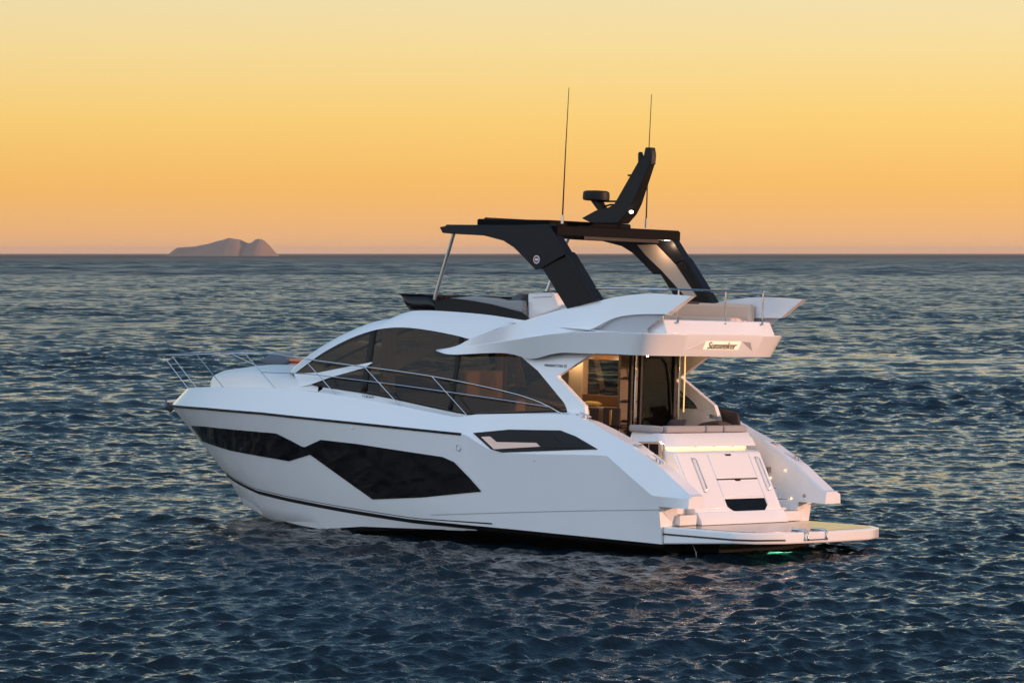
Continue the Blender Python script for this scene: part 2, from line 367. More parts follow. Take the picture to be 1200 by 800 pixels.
# aft bulwarks: sloping side blades running down beside the platform
def bulwark():
    m = M(); rows = []
    for x in np.linspace(1.47, rub[nb][0], 46):
        x = float(x); zk, zg, yo, yg = zrub(x), zgun(x), yrub(x), ygun(x)
        yi = 1.80+.24*sst(3.3, 4.4, x)
        lo = max(.90, zk-.9) if x < XA else max(.88, min(1.5, .9+(x-2.1)*.6))
        yi2 = yi-.02
        lo_ = (x, hull_y(max(x, XA+.01), .90)-.004, .90) if x < XA+.06 else (x, yo-.006, zk-.01)
        rows.append([lo_, (x, yo, zk), (x, yg, zg), (x, yi+.03, zg+.005), (x, yi, zg-.03), (x, yi2, min(lo, .9) if x < XA else .55)])
    r = rows[-1]; r[0] = r[1] = rub[nb]; r[2] = gun[nb]; r[0] = (rub[nb][0], rub[nb][1]-.006, rub[nb][2]-.01)
    m.loft(rows); A = rows[0]; m.poly(A)
    k = [i for i, r in enumerate(rows) if r[0][0] <= XA+.05]
    m.loft([[rows[i][0] for i in k], [rows[i][-1] for i in k]])
    return m
hull.add(bulwark().both())
m = M()
capP = [(XA+.002, p[1], p[2]) for p in aft_cap if p[2] < 1.0]+[(XA+.002, sp[0][1]+.06, .93)]
m.poly([(XA+.002, 0, .235)]+[(XA+.002, p[1]-.002, p[2]) for p in capP]+[(XA+.002, 1.78, .93), (XA+.002, 1.78, .5), (XA+.002, 0, .5)])
hull.add(m.both())
hull.build('hull', GEL, Y, ang=11)
# white strip of topside paint forward, under the boot stripe
def offs(row, d): return [(p[0], p[1]+d if p[1] > .001 else 0, p[2]) for p in row]
def lerp(a, b, q): return [tuple(np.array(p)*(1-q)+np.array(r)*q) for p, r in zip(a, b)]
zwl = interp([(6.4,.20),(6.75,.175),(8.4,.10),(10.1,.02),(11.5,-.12),(13,-.30),(16,-.30)])
n0 = min(i for i, p in enumerate(ch) if p[0] > 6.7)
def depth(i, q):
    c, a_, k_ = np.array(ch[i]), np.array(af[i]), np.array(keel[i]); z = c[2]-.003+(min(c[2]-.004, zwl(c[0]))-c[2])*q
    if z >= a_[2]: p = c+(a_-c)*(c[2]-z)/max(1e-4, c[2]-a_[2])
    else: p = a_+(k_-a_)*min(1, (a_[2]-z)/max(1e-4, a_[2]-k_[2]))
    return tuple(p)
lowA, lowM, lowN, lowB = [[(p[0], p[1]+(.007 if p[1] > .001 else 0), p[2]-(.010 if p[2] < af[i][2] else .002)) for i, p in ((i, depth(i, q)) for i in range(n0, NS))] for q in (0, .4, .7, 1)]
brows = [[tuple(np.array(p)*(1-q)+np.array(r)*q) for p, r in zip(ch, af)] for q in np.linspace(0, 1, 6)]+[[tuple(np.array(p)*(1-q)+np.array(r)*q) for p, r in zip(af, keel)] for q in np.linspace(.05, 1, 14)]
bcap = M().poly([(2.128, 0, .234), (2.128, ch[0][1]-.004, .234), (2.128, af[0][1]-.004, af[0][2]), (2.128, 0, -.74)])
bot = M().loft(brows).add(bcap).both().build('hull_bottom', ANTI, Y)
bot.data.materials.append(GEL)
for f in bot.data.polygons:
    if f.center.z > zwl(f.center.x)+.02 and f.center.x > 6.8: f.material_index = 1
M().loft([lowA, lowM, lowN, lowB]).both().build('forefoot_paint', GEL, Y, ang=60)
M().loft([offs(ch, .010), [tuple(np.array(a)+(np.array(b)-np.array(a))*min(.95, .075/max(.01, a[2]-b[2]))+np.array((0,.010 if a[1] > .01 else 0,0))) for a, b in zip(ch, af)]]).both().build('boot_stripe', MATBLACK, Y, ang=60)
M().loft([offs(lerp(ch, sp, .42), .006)[int(NS*.3):], offs(lerp(ch, sp, .62), .006)[int(NS*.3):]]).both().build('pin_stripe', MATBLACK, Y, ang=60)
rr = [p for p in rub if p[0] > 6.72]
for k in (1, -1): M().tube([(p[0], p[1]*k, p[2]+.005) for p in rr], .026, 6).build('rub_rail', RUBBER if False else LEGM, Y, ang=80)
def hull_panel(top, bot, n, d, nz=8):
    x0 = min(top[0][0], bot[0][0]); T = sorted([(p[0], p[-1]) for p in top]); B = sorted([(p[0], p[-1]) for p in bot])
    xa, xb = T[0][0], T[-1][0]; xs = sorted(set(list(np.linspace(xa, xb, n))+[p[0] for p in T]+[p[0] for p in B if xa <= p[0] <= xb])); rows = []
    for x in xs:
        zt = float(np.interp(x, [a for a, b in T], [b for a, b in T])); zb = float(np.interp(x, [a for a, b in B], [b for a, b in B])); zb = min(zb, zt-.0005)
        rows.append([(x, hull_y(x, z)+d, z) for z in np.linspace(zb, zt, nz)])
    return M().loft(rows)
WT = [[15.85, 0.506, 1.64], [15.029, 0.925, 1.666], [12.113, 1.806, 1.683], [11.561, 1.861, 1.538], [11.332, 1.879, 1.467], [11.22, 1.899, 1.465], [10.658, 2.047, 1.636], [9.553, 2.174, 1.613], [7.279, 2.285, 1.496], [6.992, 2.28, 1.417], [6.638, 2.248, 1.153], [6.357, 2.22, 0.921]]
WB = [[15.879, 0.479, 1.626], [15.668, 0.364, 1.334], [14.2, 0.994, 1.227], [11.901, 1.64, 1.151], [11.114, 1.869, 1.324], [9.377, 1.922, 0.573], [9.298, 1.934, 0.576], [7.918, 2.113, 0.703], [6.358, 2.218, 0.908]]
for k in (1, -1):
    hull_panel(WT, WB, 220, .014).side(k).build('hull_window', HGLASS, Y, ang=60)
FC = [[6.859, 2.322, 1.685]][0]
m = M(); m.tube([(FC[0]+.055*math.cos(q), FC[1]+.006, FC[2]+.055*math.sin(q)) for q in np.linspace(0, 2*math.pi, 25)], .006, 6); m.build('fuel_cap', STEEL, Y)
SE = [[7.733, 2.063, 0.385], [6.483, 2.152, 0.495], [4.788, 2.2, 0.642], [3.572, 2.213, 0.739], [2.0, 2.247, 0.853]]
for k in (1, -1): hull_panel(off(SE, 0, 0, .008), off(SE, 0, 0, -.008), 60, .004, 2).side(k).build('hull_seam', GREY, Y)
sk = [[5.001, 2.342, 1.56], [9.663, 2.238, 1.916]]
for p in sk:
    M().tube([(p[0], p[1]-.01, p[2]), (p[0], p[1]+.012, p[2])], .022, 10).build('skin_fitting', STEEL, Y)
# side air intakes let into the sloping bulwark face
def bul_y(x, z):
    zk, zg = zrub(x), zgun(x); q = (z-zk)/(zg-zk)
    return hull_y(x, z) if q < 0 else yrub(x)+(ygun(x)-yrub(x))*min(1, q)
VI = [[6.509, 2.314, 1.979], [5.695, 2.246, 2.082], [4.467, 2.246, 2.128], [4.083, 2.265, 2.04], [3.525, 2.312, 1.84], [5.768, 2.355, 1.664], [6.021, 2.354, 1.707]]
VL = [[6.287, 2.312, 1.918], [6.088, 2.29, 1.937], [5.908, 2.312, 1.844], [4.953, 2.307, 1.879], [4.843, 2.324, 1.816], [5.931, 2.349, 1.712]]
VF = [[6.41, 2.307, 1.968], [5.664, 2.256, 2.044], [4.799, 2.258, 2.072], [4.583, 2.271, 2.03], [4.454, 2.298, 1.929], [4.174, 2.316, 1.867], [3.73, 2.317, 1.844], [4.726, 2.33, 1.799], [4.917, 2.303, 1.897], [5.882, 2.306, 1.862], [6.074, 2.283, 1.961], [6.321, 2.31, 1.933]]
for k in (1, -1):
    A = [(p[0], p[1]+.03, p[2]) for p in VI]; B = [(p[0], p[1]-.10, p[2]) for p in VI]
    fr = M().ext(A, B).side(k).build('air_intake', BLACK, Y, bevel=.008)
    M().ext([(p[0], p[1]+.045, p[2]) for p in VL], [(p[0], p[1]-.05, p[2]) for p in VL]).side(k).build('sunset_tint_inlay', PEACH, fr)  # inlay with the reflected sunset put into its colour
    M().ext([(p[0], p[1]+.040, p[2]) for p in VF], [(p[0], p[1]-.05, p[2]) for p in VF]).side(k).build('intake_vane', MATBLACK, fr)
# ------------------------------------------------------------------ decks
zhb = interp([(12.2,2.70),(11.395,2.661),(9.712,2.59),(7.954,2.407),(6.985,2.305),(4.78,2.467),(4.2,2.467)])
rows = []
for x in np.linspace(4.3, 11.0, 60):
    x = float(x); yb = yS(x, zhb(x))
    rows.append([(x, ygun(x), zgun(x)), (x, ygun(x)-.035, zgun(x)-.004), (x, ygun(x)-.05, zgun(x)-.03), (x, yb-.01, max(zhb(x)-.05, zgun(x)-.02) if x > 6.9 else zhb(x)-.02), (x, yb-.03, zhb(x)+.02), (x, yb-.09, zhb(x)+.02), (x, yb-.10, 1.5)])
M().loft(rows).both().build('side_deck', GELM, Y, ang=40)
rows = []
for x in np.linspace(11.0, 16.48, 60):
    x = float(x); g = ygun(x); z = zgun(x)
    rows.append([(x, g, z)]+[(x, g*.97*q, z-.025+.05*(1-q*q)) for q in np.linspace(1, -1, 13)]+[(x, -g, z)])
M().loft(rows).build('foredeck', GELM, Y, ang=50)
TRP = interp([(11.0,2.86),(12.2,2.89),(13,2.95),(13.83,2.97),(14.55,2.885),(15.1,2.82),(15.4,2.74),(15.62,2.62),(15.72,2.50),(15.75,2.42)])
TRW = interp([(11.0,1.66),(12.0,1.50),(13,1.26),(14,.98),(15,.62),(15.4,.42),(15.62,.24),(15.72,.12),(15.75,.02)])
rows = []
for x in np.r_[np.linspace(11.2, 15.2, 40), np.linspace(15.25, 15.75, 12)]:
    x = float(x); wd = TRW(x); zt = TRP(x); z0 = zgun(x)-.02; h = zt-z0; row = []
    for q in np.linspace(-1, 1, 25):
        ph = q*math.pi/2; row.append((x, wd*math.copysign(abs(math.sin(ph))**.8, q), z0+h*abs(math.cos(ph))**.42))
    rows.append(row)
M().loft(rows).build('foredeck_trunk', GELM, Y, ang=60)
# ------------------------------------------------------------------ deckhouse
L = [[12.115, 1.375, 2.842], [11.643, 1.479, 3.065], [11.177, 1.556, 3.293], [10.448, 1.645, 3.573], [9.853, 1.686, 3.743], [9.458, 1.699, 3.817], [9.029, 1.704, 3.852], [8.608, 1.706, 3.845], [8.052, 1.714, 3.801], [7.542, 1.725, 3.743], [7.199, 1.736, 3.685]]
U = [[12.562, 1.062, 2.859], [12.014, 1.197, 3.165], [11.152, 1.367, 3.529], [10.559, 1.445, 3.738], [9.915, 1.494, 3.932], [9.468, 1.514, 4.001]]
U2 = [[8.967, 1.5, 4.175], [8.308, 1.5, 4.194], [7.055, 1.5, 4.16], [6.374, 1.5, 4.101], [6.037, 1.5, 4.071]]
Ls = sm(L, 60); Us = rs(sm(U, 40)+sm([U[-1]]+U2, 40)[1:], 60)
Mid = [tuple(.5*(np.array(a)+np.array(b))+np.array((0,.03,.02))) for a, b in zip(Ls, Us)]
M().loft([off(Ls, 0, -.03, 0), Ls, Mid, Us]).both().build('roof_side', GEL, Y, ang=40)
def crown(p, n, bulge, rise): return [(p[0]+bulge*(1-q*q), p[1]*q, p[2]+rise*(1-q*q)) for q in np.linspace(1, -1, n)]
rows = [crown(p, 21, .55-.03*i, .02) for i, p in enumerate(sm(U, 14))]
M().loft(rows).build('windscreen', WGLASS, Y, ang=60)
for yy in (.42, -.42):
    k = int(round((1-yy/1.3)*10)); M().tube([(r[k][0]+.01, r[k][1], r[k][2]) for r in rows], .03, 6).build('windscreen_mullion', MATBLACK, Y)
top = sm([U[-1]]+U2, 24)
rows2 = [crown(p, 21, max(.0, .2-.02*i), .03) for i, p in enumerate(top)]
M().loft(rows2).build('roof', GEL, Y, ang=50)
# flying-bridge wing and overhang moulding
WTOP = sm([[7.969, 1.812, 3.455], [7.443, 1.824, 3.537], [7.091, 1.866, 3.692], [6.336, 2.011, 3.89], [5.918, 2.015, 3.997], [5.629, 1.97, 4.085], [5.242, 1.85, 4.216], [4.864, 1.77, 4.329], [4.189, 1.71, 4.465], [3.652, 1.71, 4.58], [3.001, 1.71, 4.651], [2.471, 1.71, 4.644], [1.986, 1.71, 4.628]], 70)
WMID = sm([[7.959, 1.822, 3.45], [7.431, 1.836, 3.506], [6.487, 1.946, 3.633], [5.89, 2.033, 3.708], [5.341, 2.072, 3.788], [4.878, 2.017, 3.859], [4.194, 1.87, 3.922], [3.755, 1.76, 4.191], [3.181, 1.76, 4.274], [2.495, 1.76, 4.29]], 70)
WLOW = sm([[7.95, 1.833, 3.451], [7.421, 1.847, 3.506], [6.477, 1.957, 3.633], [5.881, 2.043, 3.708], [5.332, 2.082, 3.789], [4.809, 2.098, 3.86], [4.0, 2.1, 3.918], [3.7, 2.1, 3.927], [3.462, 2.1, 3.935]], 70)
PANB = [[4.319, 1.72, 3.904], [3.717, 1.72, 3.928], [3.081, 1.72, 3.937]]; PANT = [[4.337, 1.7, 3.927], [3.805, 1.7, 4.198], [3.231, 1.7, 4.285], [2.543, 1.7, 4.297]]
OBOT = sm([[7.911, 1.875, 3.44], [7.569, 1.891, 3.373], [6.847, 1.912, 3.431], [6.157, 1.955, 3.471], [5.828, 1.947, 3.436], [5.515, 1.921, 3.354], [4.84, 1.997, 3.527], [4.191, 1.997, 3.527], [3.766, 2.002, 3.535], [3.524, 2.005, 3.541]], 70)
def inn(row, d): return [(p[0], p[1]-d, p[2]) for p in row]
Wi = [(p[0], p[1]-.13 if p[0] < 6 else p[1]-.02, p[2]) for p in WTOP]; Wj = [(p[0], p[1]-.15 if p[0] < 6 else p[1]-.03, p[2]-.02) for p in WMID]
m = M().loft([WMID, WTOP, Wi, Wj]); m.poly([WMID[-1], WTOP[-1], Wi[-1], Wj[-1]]); m.loft([WMID[40:], Wj[40:]])
for k in (1, -1):
    o = M().add(m).side(k).build('flybridge_wing', GEL, Y, ang=28)
    M().loft([WLOW, [(p[0], p[1]-.02-.36*sst(5.6, 4.6, p[0]), p[2]+.012) for p in WLOW]]).side(k).build('side_ledge', GEL, o)
    M().loft([rs(PANB, 20), rs(PANT, 20)]).side(k).build('wing_recess', GREY, o)
AFTX, COR = 2.50, WLOW[-1]
def aft_line(xc, yc, xe, dip, ex=.42):
    r = []
    for t in np.linspace(-90, 90, 49):
        sn, cs = math.sin(R(t)), max(0, math.cos(R(t))); r.append((xe-(xe-xc)*cs**ex, -yc*math.copysign(abs(sn)**ex, sn), None))
    return r
tA = [(p[0], p[1], 3.925) for p in aft_line(2.50, COR[1], COR[0], 0)]
bA = [(p[0], p[1], 3.54) for p in aft_line(2.70, OBOT[-1][1], OBOT[-1][0], 0)]
half_t = WLOW; half_b = OBOT
loop_t = half_t+tA[1:-1]+mir(half_t)[::-1]; loop_b = half_b+[(p[0], p[1], p[2]) for p in bA[1:-1]]+mir(half_b)[::-1]
m = M().loft([[(p[0], p[1]*.97, p[2]+.02) for p in loop_t], loop_t, loop_b, [(p[0], p[1]*.95, p[2]+.004) for p in loop_b]])
over = m.build('flybridge_overhang', GEL, Y, ang=30)
# cockpit ceiling and fly deck
us_ = [p for p in loop_b if p[0] < 5.0]
M().poly([(p[0]+.03, p[1]*.96, 3.552) for p in bA]+[(5.6, -1.72, 3.552), (5.6, 1.72, 3.552)]).build('cockpit_ceiling', GELM, Y)
M().poly([(p[0]+.05, p[1]*.97, 3.93) for p in tA]+[(6.3, -1.86, 4.03), (6.3, 1.86, 4.03)]).build('fly_deck', GELM, Y)
# raised step across the aft end of the fly deck
st = [(2.62,1.60),(2.58,1.3),(2.54,0),(2.58,-1.3),(2.62,-1.60),(3.05,-1.60),(3.05,1.60)]
A = [(p[0]+.10, p[1]*.985, 4.19) for p in st]; B = [(p[0]-.02, p[1], 3.935) for p in st]
M().ext(A, B).build('fly_deck_step', GEL, Y, bevel=.02)
# side glass: one long dark pane each side, with mullions and white strut
GT = [[12.144, 1.345, 2.841], [11.67, 1.451, 3.064], [11.202, 1.53, 3.292], [10.47, 1.621, 3.572], [9.874, 1.664, 3.743], [9.478, 1.678, 3.817], [9.047, 1.684, 3.852], [8.626, 1.686, 3.844], [8.07, 1.694, 3.801], [7.56, 1.705, 3.742], [7.183, 1.716, 3.683], [6.672, 1.736, 3.581], [6.254, 1.751, 3.501], [5.857, 1.769, 3.405], [5.438, 1.811, 3.186], [4.927, 1.884, 2.801], [4.591, 1.94, 2.506]]
GB = [[12.138, 1.35, 2.824], [11.421, 1.596, 2.66], [10.53, 1.791, 2.628], [9.732, 1.895, 2.589], [8.815, 1.94, 2.504], [7.973, 1.959, 2.406], [7.002, 1.978, 2.304], [6.804, 1.977, 2.309], [5.892, 1.965, 2.375], [4.795, 1.949, 2.458], [4.583, 1.947, 2.466]]
MU = [[9.887, 1.647, 3.878], [9.705, 1.661, 3.883], [9.361, 1.957, 2.431], [9.534, 1.95, 2.424], [7.668, 1.707, 3.787], [7.572, 1.706, 3.79], [7.238, 2.0, 2.241], [7.334, 2.001, 2.236]]
ST = [[12.119, 1.392, 2.848], [11.186, 1.647, 2.906], [9.622, 1.834, 3.165], [9.593, 1.84, 3.144], [9.786, 1.844, 3.047], [10.811, 1.745, 2.814], [11.386, 1.644, 2.664], [11.749, 1.555, 2.606]]
def zs_at(tab, x):
    tab = sorted((p[0], p[2]) for p in tab); return float(np.interp(x, [a for a, b in tab], [b for a, b in tab]))
def gpane():
    rows = []; x0 = min(p[0] for p in GT)+.002; x1 = max(p[0] for p in GT)-.002
    for x in np.linspace(x0, x1, 90):
        a, b = zs_at(GB, x), zs_at(GT, x); rows.append([(x, yS(x, z)-.02, z) for z in np.linspace(a, max(b, a+.002), 8)])
    return M().loft(rows)
def strip_at(xc, wd, o=.0):
    rows = []
    for x in (xc-wd/2, xc+wd/2):
        a, b = zs_at(GB, x), zs_at(GT, x); rows.append([(x, yS(x, z)-.012+o, z) for z in np.linspace(a, b, 8)])
    return M().loft(rows)
for k in (1, -1):
    g = gpane().side(k).build('side_window', WGLASS, Y, ang=80)
    for xc, wd in ((9.72, .16), (7.42, .10)): strip_at(xc, wd).side(k).build('mullion', MATBLACK, g, solid=.012)
    fr = M().tube([(p[0], p[1]+.018, p[2]) for p in sm(GB, 60)], .018, 6); fr.side(k).build('window_frame', BLACK, g)
    M().ext(ST, off(ST, 0, -.05, 0)).side(k).build('window_strut', GEL, Y, bevel=.006)
# aft pillars with the V-shaped cut
PL = rs([[6.035, 1.763, 3.54], [5.837, 1.792, 3.39], [5.418, 1.834, 3.171], [4.908, 1.905, 2.794], [4.643, 1.943, 2.597], [4.553, 1.97, 2.454]], 40)
PR = rs([[4.08, 1.75, 3.61], [4.238, 1.772, 3.496], [4.938, 1.851, 3.081], [4.476, 1.909, 2.774], [4.173, 1.946, 2.576], [4.112, 1.985, 2.374]], 40)
for k in (1, -1):
    inner = lambda r: [(p[0], p[1]-.10, p[2]) for p in r]
    m = M().loft([PL, PR, inner(PR), inner(PL)]); o = m.side(k).build('aft_pillar', GEL, Y, ang=35)
# ------------------------------------------------------------------ saloon interior
def box(name, x0, x1, y0, y1, z0, z1, m, bevel=.01, parent=Y): return M().box(x0, x1, y0, y1, z0, z1).build(name, m, parent, bevel=bevel)
box('saloon_floor', 3.2, 10.4, -1.7, 1.7, 1.42, 1.5, WOODL)
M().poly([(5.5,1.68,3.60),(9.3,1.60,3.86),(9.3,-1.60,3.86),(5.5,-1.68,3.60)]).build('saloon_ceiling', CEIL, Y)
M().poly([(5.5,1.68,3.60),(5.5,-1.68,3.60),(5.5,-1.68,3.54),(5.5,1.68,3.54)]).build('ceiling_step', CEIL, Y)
box('dashboard', 10.4, 11.6, -1.45, 1.45, 1.5, 2.72, LEGM, .05)
s_ = box('helm_seat', 9.0, 9.6, -1.2, -.1, 1.5, 2.45, LINER, .05); M().box(8.9, 9.08, -1.2, -.1, 2.3, 3.05).build('backrest', LINER, s_, bevel=.05)
s_ = box('saloon_sofa', 6.0, 8.9, .75, 1.6, 1.5, 2.05, SOFAM, .05); M().box(6.0, 8.9, 1.45, 1.75, 2.05, 2.62).build('backrest', SOFAM, s_, bevel=.05)
s_ = box('saloon_table', 6.8, 8.2, .0, .65, 2.12, 2.18, WOOD, .02); M().box(7.35, 7.65, .2, .45, 1.5, 2.12).build('pedestal', STEEL, s_)
for x in (9.35,):
    for s in (1, -1):
        pts = [(x+.02*math.sin(i*2.1)+i*.0, s*(1.60+.03*math.sin(i*1.7)), 0) for i in range(2)]
        rows = [[(x-.18+.36*i/14, s*(1.62+.025*math.sin(i*1.9)), z) for i in range(15)] for z in (2.6, 3.75)]
        M().loft(rows).build('curtain', LINER, Y, ang=80)
# galley on the starboard side, seen through the open aft end
box('galley_column', 7.18, 7.55, -1.72, -1.55, 1.5, 3.58, LINER, .02)
box('galley_panel', 6.0, 6.30, -1.75, -1.55, 1.5, 3.55, WOOD, .01)
gt = box('galley_fascia', 6.3, 7.2, -1.72, -1.56, 2.45, 2.66, WOOD, .01)
gh = box('galley_header', 5.9, 7.3, -1.74, -1.56, 3.34, 3.55, WOOD, .01)
gc = box('galley_counter', 5.45, 7.3, -1.50, -.85, 1.5, 2.40, WOODL, .01); M().box(5.40, 7.35, -1.54, -.82, 2.40, 2.45).build('worktop', LINER, gc, bevel=.01)
box('tall_locker', 5.42, 5.62, -1.5, -.80, 2.452, 3.54, WOOD, .01)
for p in [[5.349, 0.15, 2.481], [4.814, 0.15, 2.505]]:
    xx, yy, zz = p; s_ = M().lathe((xx+.2, yy-.25, 1.5), [(.18,0),(.18,.02),(.03,.04),(.03,.62)], 16).build('bar_stool', STEEL, Y)
    M().box(xx, xx+.40, yy-.44, yy-.04, 2.12, 2.20).build('seat', BROWN, s_, bevel=.03)
    M().box(xx, xx+.40, yy-.03, yy+.03, 2.16, zz).build('backrest', BROWN, s_, bevel=.025)
    M().box(xx+.17, xx+.23, yy+.031, yy+.045, 2.18, zz-.04).build('trim', BRASS, s_, bevel=.005)
# aft bulkhead: sliding doors in dark frames
def post(y, wd, m=MATBLACK, x=4.42, dx=.07): return M().box(x-dx/2, x+dx/2, y-wd/2, y+wd/2, 1.5, 3.55)
dr = post(.36, .05).build('saloon_door', MATBLACK, Y, bevel=.006)
for y_, wd_, mm in ((.27, .045, STEEL), (.14, .06, BLACK), (-.86, .06, BLACK), (-1.02, .05, STEEL)):
    post(y_, wd_, x=4.40-.03*(wd_ > .05)).build('door_frame', mm, dr, bevel=.006)
M().box(4.38, 4.39, -.86, .12, 1.55, 3.54).build('pane', CGLASS, dr)
M().box(4.36, 4.46, -1.72, 1.7, 3.50, 3.55).build('door_track', MATBLACK, dr)
M().tube([(4.36,.02,3.45),(4.36,-.45,3.46),(4.36,-.62,3.36),(4.36,-.72,3.0),(4.36,-.80,2.4)], .018, 8).build('wiper_arm', MATBLACK, dr)
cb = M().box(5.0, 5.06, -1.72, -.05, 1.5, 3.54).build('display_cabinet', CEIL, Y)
for z_ in (2.25, 2.62, 3.05): M().box(4.80, 5.0, -1.6, -.15, z_, z_+.03).build('shelf', WOOD, cb)
for y_, z_ in ((-.35, 3.0), (-.75, 3.0), (-.75, 2.58), (-1.0, 2.58)):
    M().lathe((4.9, y_, z_), [(.005,.0),(.022,.005),(.022,.03),(.005,.035)], 10).build('cabinet_lamp', GOLDL, cb)
M().box(4.8, 5.0, -1.5, -.4, 1.5, 2.1).build('cabinet_base', LINER, cb, bevel=.02)
for y_ in (-1.16,):
    M().tube([(4.36, y_, 3.50), (4.36, y_, 2.45)], .012, 8).build('lit_pillar', PILL, Y)  # thin pillar, its lit look put in as glow
def lamp(name, loc, e, col, r=.03):
    l = bpy.data.lights.new(name, 'POINT'); l.energy = e; l.color = col; l.shadow_soft_size = r; o = bpy.data.objects.new(name, l); COL.objects.link(o); o.matrix_world = BM@Matrix.Translation(Vector(loc))
WARM = (1, .62, .30)
for i, (x, y, z, e) in enumerate(((6.6,-1.2,3.3,10), (7.35,-1.35,3.35,9), (5.6,.3,3.35,4), (8.6,0,3.5,2), (3.7,-.9,3.45,8), (3.7,.8,3.45,7))):
    c = M().lathe((x, y, z+.16 if x > 5.4 else z+.095), [(.045,0),(.05,.012),(.05,.02)], 14).build('ceiling_downlight', GOLDL, Y)
    lamp('downlight', (x, y, z), e, WARM)
# ------------------------------------------------------------------ cockpit and stern
box('cockpit_floor', 2.75, 4.4, -1.95, 1.95, 1.40, 1.50, TEAK, .01)
# starboard and port cockpit side walls above the passage
for k in (1, -1): M().xz([(3.3,1.5),(4.45,1.5),(4.45,2.36),(4.1,2.30),(3.8,2.2),(3.3,2.0)], 1.84, 1.90).side(k).build('cockpit_side', GELM, Y)
prof = [(2.00,.56),(2.05,.72),(2.64,1.80),(2.72,1.825),(2.94,1.835),(2.95,1.93),(3.75,1.93),(3.75,.56)]
tb = M().xz(prof, 1.27, -1.30); tb = tb.build('transom_block', GEL, Y, bevel=.03, segs=3)
BASE = [(1.93,.556),(1.95,.64),(2.046,.775),(2.4,.775),(2.4,.556)]
M().xz(BASE, 1.262, -1.292).build('transom_plinth', GEL, Y, bevel=.008)
# garage door: panels proud of the sloping face, seams left between them
def tf(q, y, d=0):                                     # q 0..1 up the slope
    a, b = np.array((2.05,.72)), np.array((2.64,1.80)); p = a+(b-a)*q; nrm = np.array((-(b-a)[1], (b-a)[0])); nrm = nrm/np.linalg.norm(nrm)
    p = p+nrm*d; return (p[0], y, p[1])
def tpanel(name, quad, d, parent, m=GEL, bevel=.008): return M().ext([tf(q, y, d) for q, y in quad], [tf(q, y, -.01) for q, y in quad]).build(name, m, parent, bevel=bevel)
gd = tpanel('garage_door', [(.985,.80),(.985,-.82),(.10,-.82),(.10,.80)], .004, Y)
tpanel('side_panel', [(.97,1.20),(.97,.33),(.12,.33),(.12,1.20)], .016, gd)
tpanel('side_panel', [(.97,-.90),(.97,-1.25),(.12,-1.25),(.12,-.90)], .016, gd)
tpanel('upper_panel', [(.97,.31),(.97,-.88),(.57,-.88),(.57,.31)], .018, gd)
tpanel('lower_panel', [(.55,.31),(.55,-.88),(.27,-.88),(.27,.31)], .018, gd)
tpanel('transom_window', [(.245,.30),(.245,-.88),(.12,-.88),(.02,-.72),(.02,.10),(.12,.30)], .012, gd, HGLASS)
for q, y in ((.965, -.28), (.555, -.28)): tpanel('latch', [(q,y+.10),(q,y-.10),(q-.03,y-.07),(q-.03,y+.07)], .024, gd, MATBLACK, .003)
tpanel('seam', [(.57,.31),(.57,-.88),(.552,-.88),(.552,.31)], .010, gd, MATBLACK, 0)
for y in (.80, -1.07):
    M().tube([tf(.90, y, .012), tf(.895, y, .05), tf(.86, y-.02, .07), tf(.40, y-.02, .07), tf(.365, y, .05), tf(.36, y, .012)], .014, 8).build('grab_rail', STEEL, gd)
# sofa coaming with overhanging lip and light strip
lipo = [(2.86,-1.46),(2.83,-1.20),(2.83,.72),(2.95,1.10),(3.10,1.20),(3.72,1.25)]; lipt = [(3.06,-1.42),(3.05,-1.15),(3.05,.70),(3.10,.98),(3.2,1.05),(3.72,1.12)]
mid_ = [(a[0]*.55+b[0]*.45-.015, a[1]*.55+b[1]*.45, 2.02) for a, b in zip(lipo, lipt)]
inr = [(3.75,1.0),(3.35,.9),(3.3,.6),(3.3,-1.1),(3.3,-1.3),(3.3,-1.40)][::-1]
m = M().loft([[(p[0]+.10, p[1]*.94, 1.90) for p in lipo], [(p[0], p[1], 1.90) for p in lipo], mid_, [(p[0], p[1], 2.13) for p in lipt], [(p[0], p[1], 2.13) for p in inr]])
m.poly([(2.86,-1.46,1.90), mid_[0], (3.06,-1.42,2.13), (3.3,-1.40,2.13), (3.3,-1.40,1.90)])
lip = m.build('sofa_coaming', GEL, Y, ang=30)
M().box(2.925, 2.942, -1.24, 1.10, 1.862, 1.892).build('light_strip', STRIPL, lip)
for y in (.35, -.2, -.75, -1.15): M().lathe((2.86, y, 1.885), [(.03,0),(.03,.012)], 10).build('downlight', STEEL, lip)

sofa = M().box(3.06, 3.22, -1.45, -.75, 2.135, 2.262).build('cockpit_sofa', LITPEACH if False else FAB, Y, bevel=.035)
for y0, y1 in ((-.73,-.22), (-.20,.95)): M().box(3.06, 3.22, y0, y1, 2.135, 2.262).build('back_cushion', FAB, sofa, bevel=.035)
M().xy([(3.10,.97),(3.26,.97),(3.75,1.05),(3.75,1.2),(3.3,1.15)], 2.135, 2.262).build('back_cushion', FAB, sofa, bevel=.035)
M().box(3.22, 3.85, -1.4, .9, 1.5, 1.95).build('seat_cushion', FAB, sofa, bevel=.04)
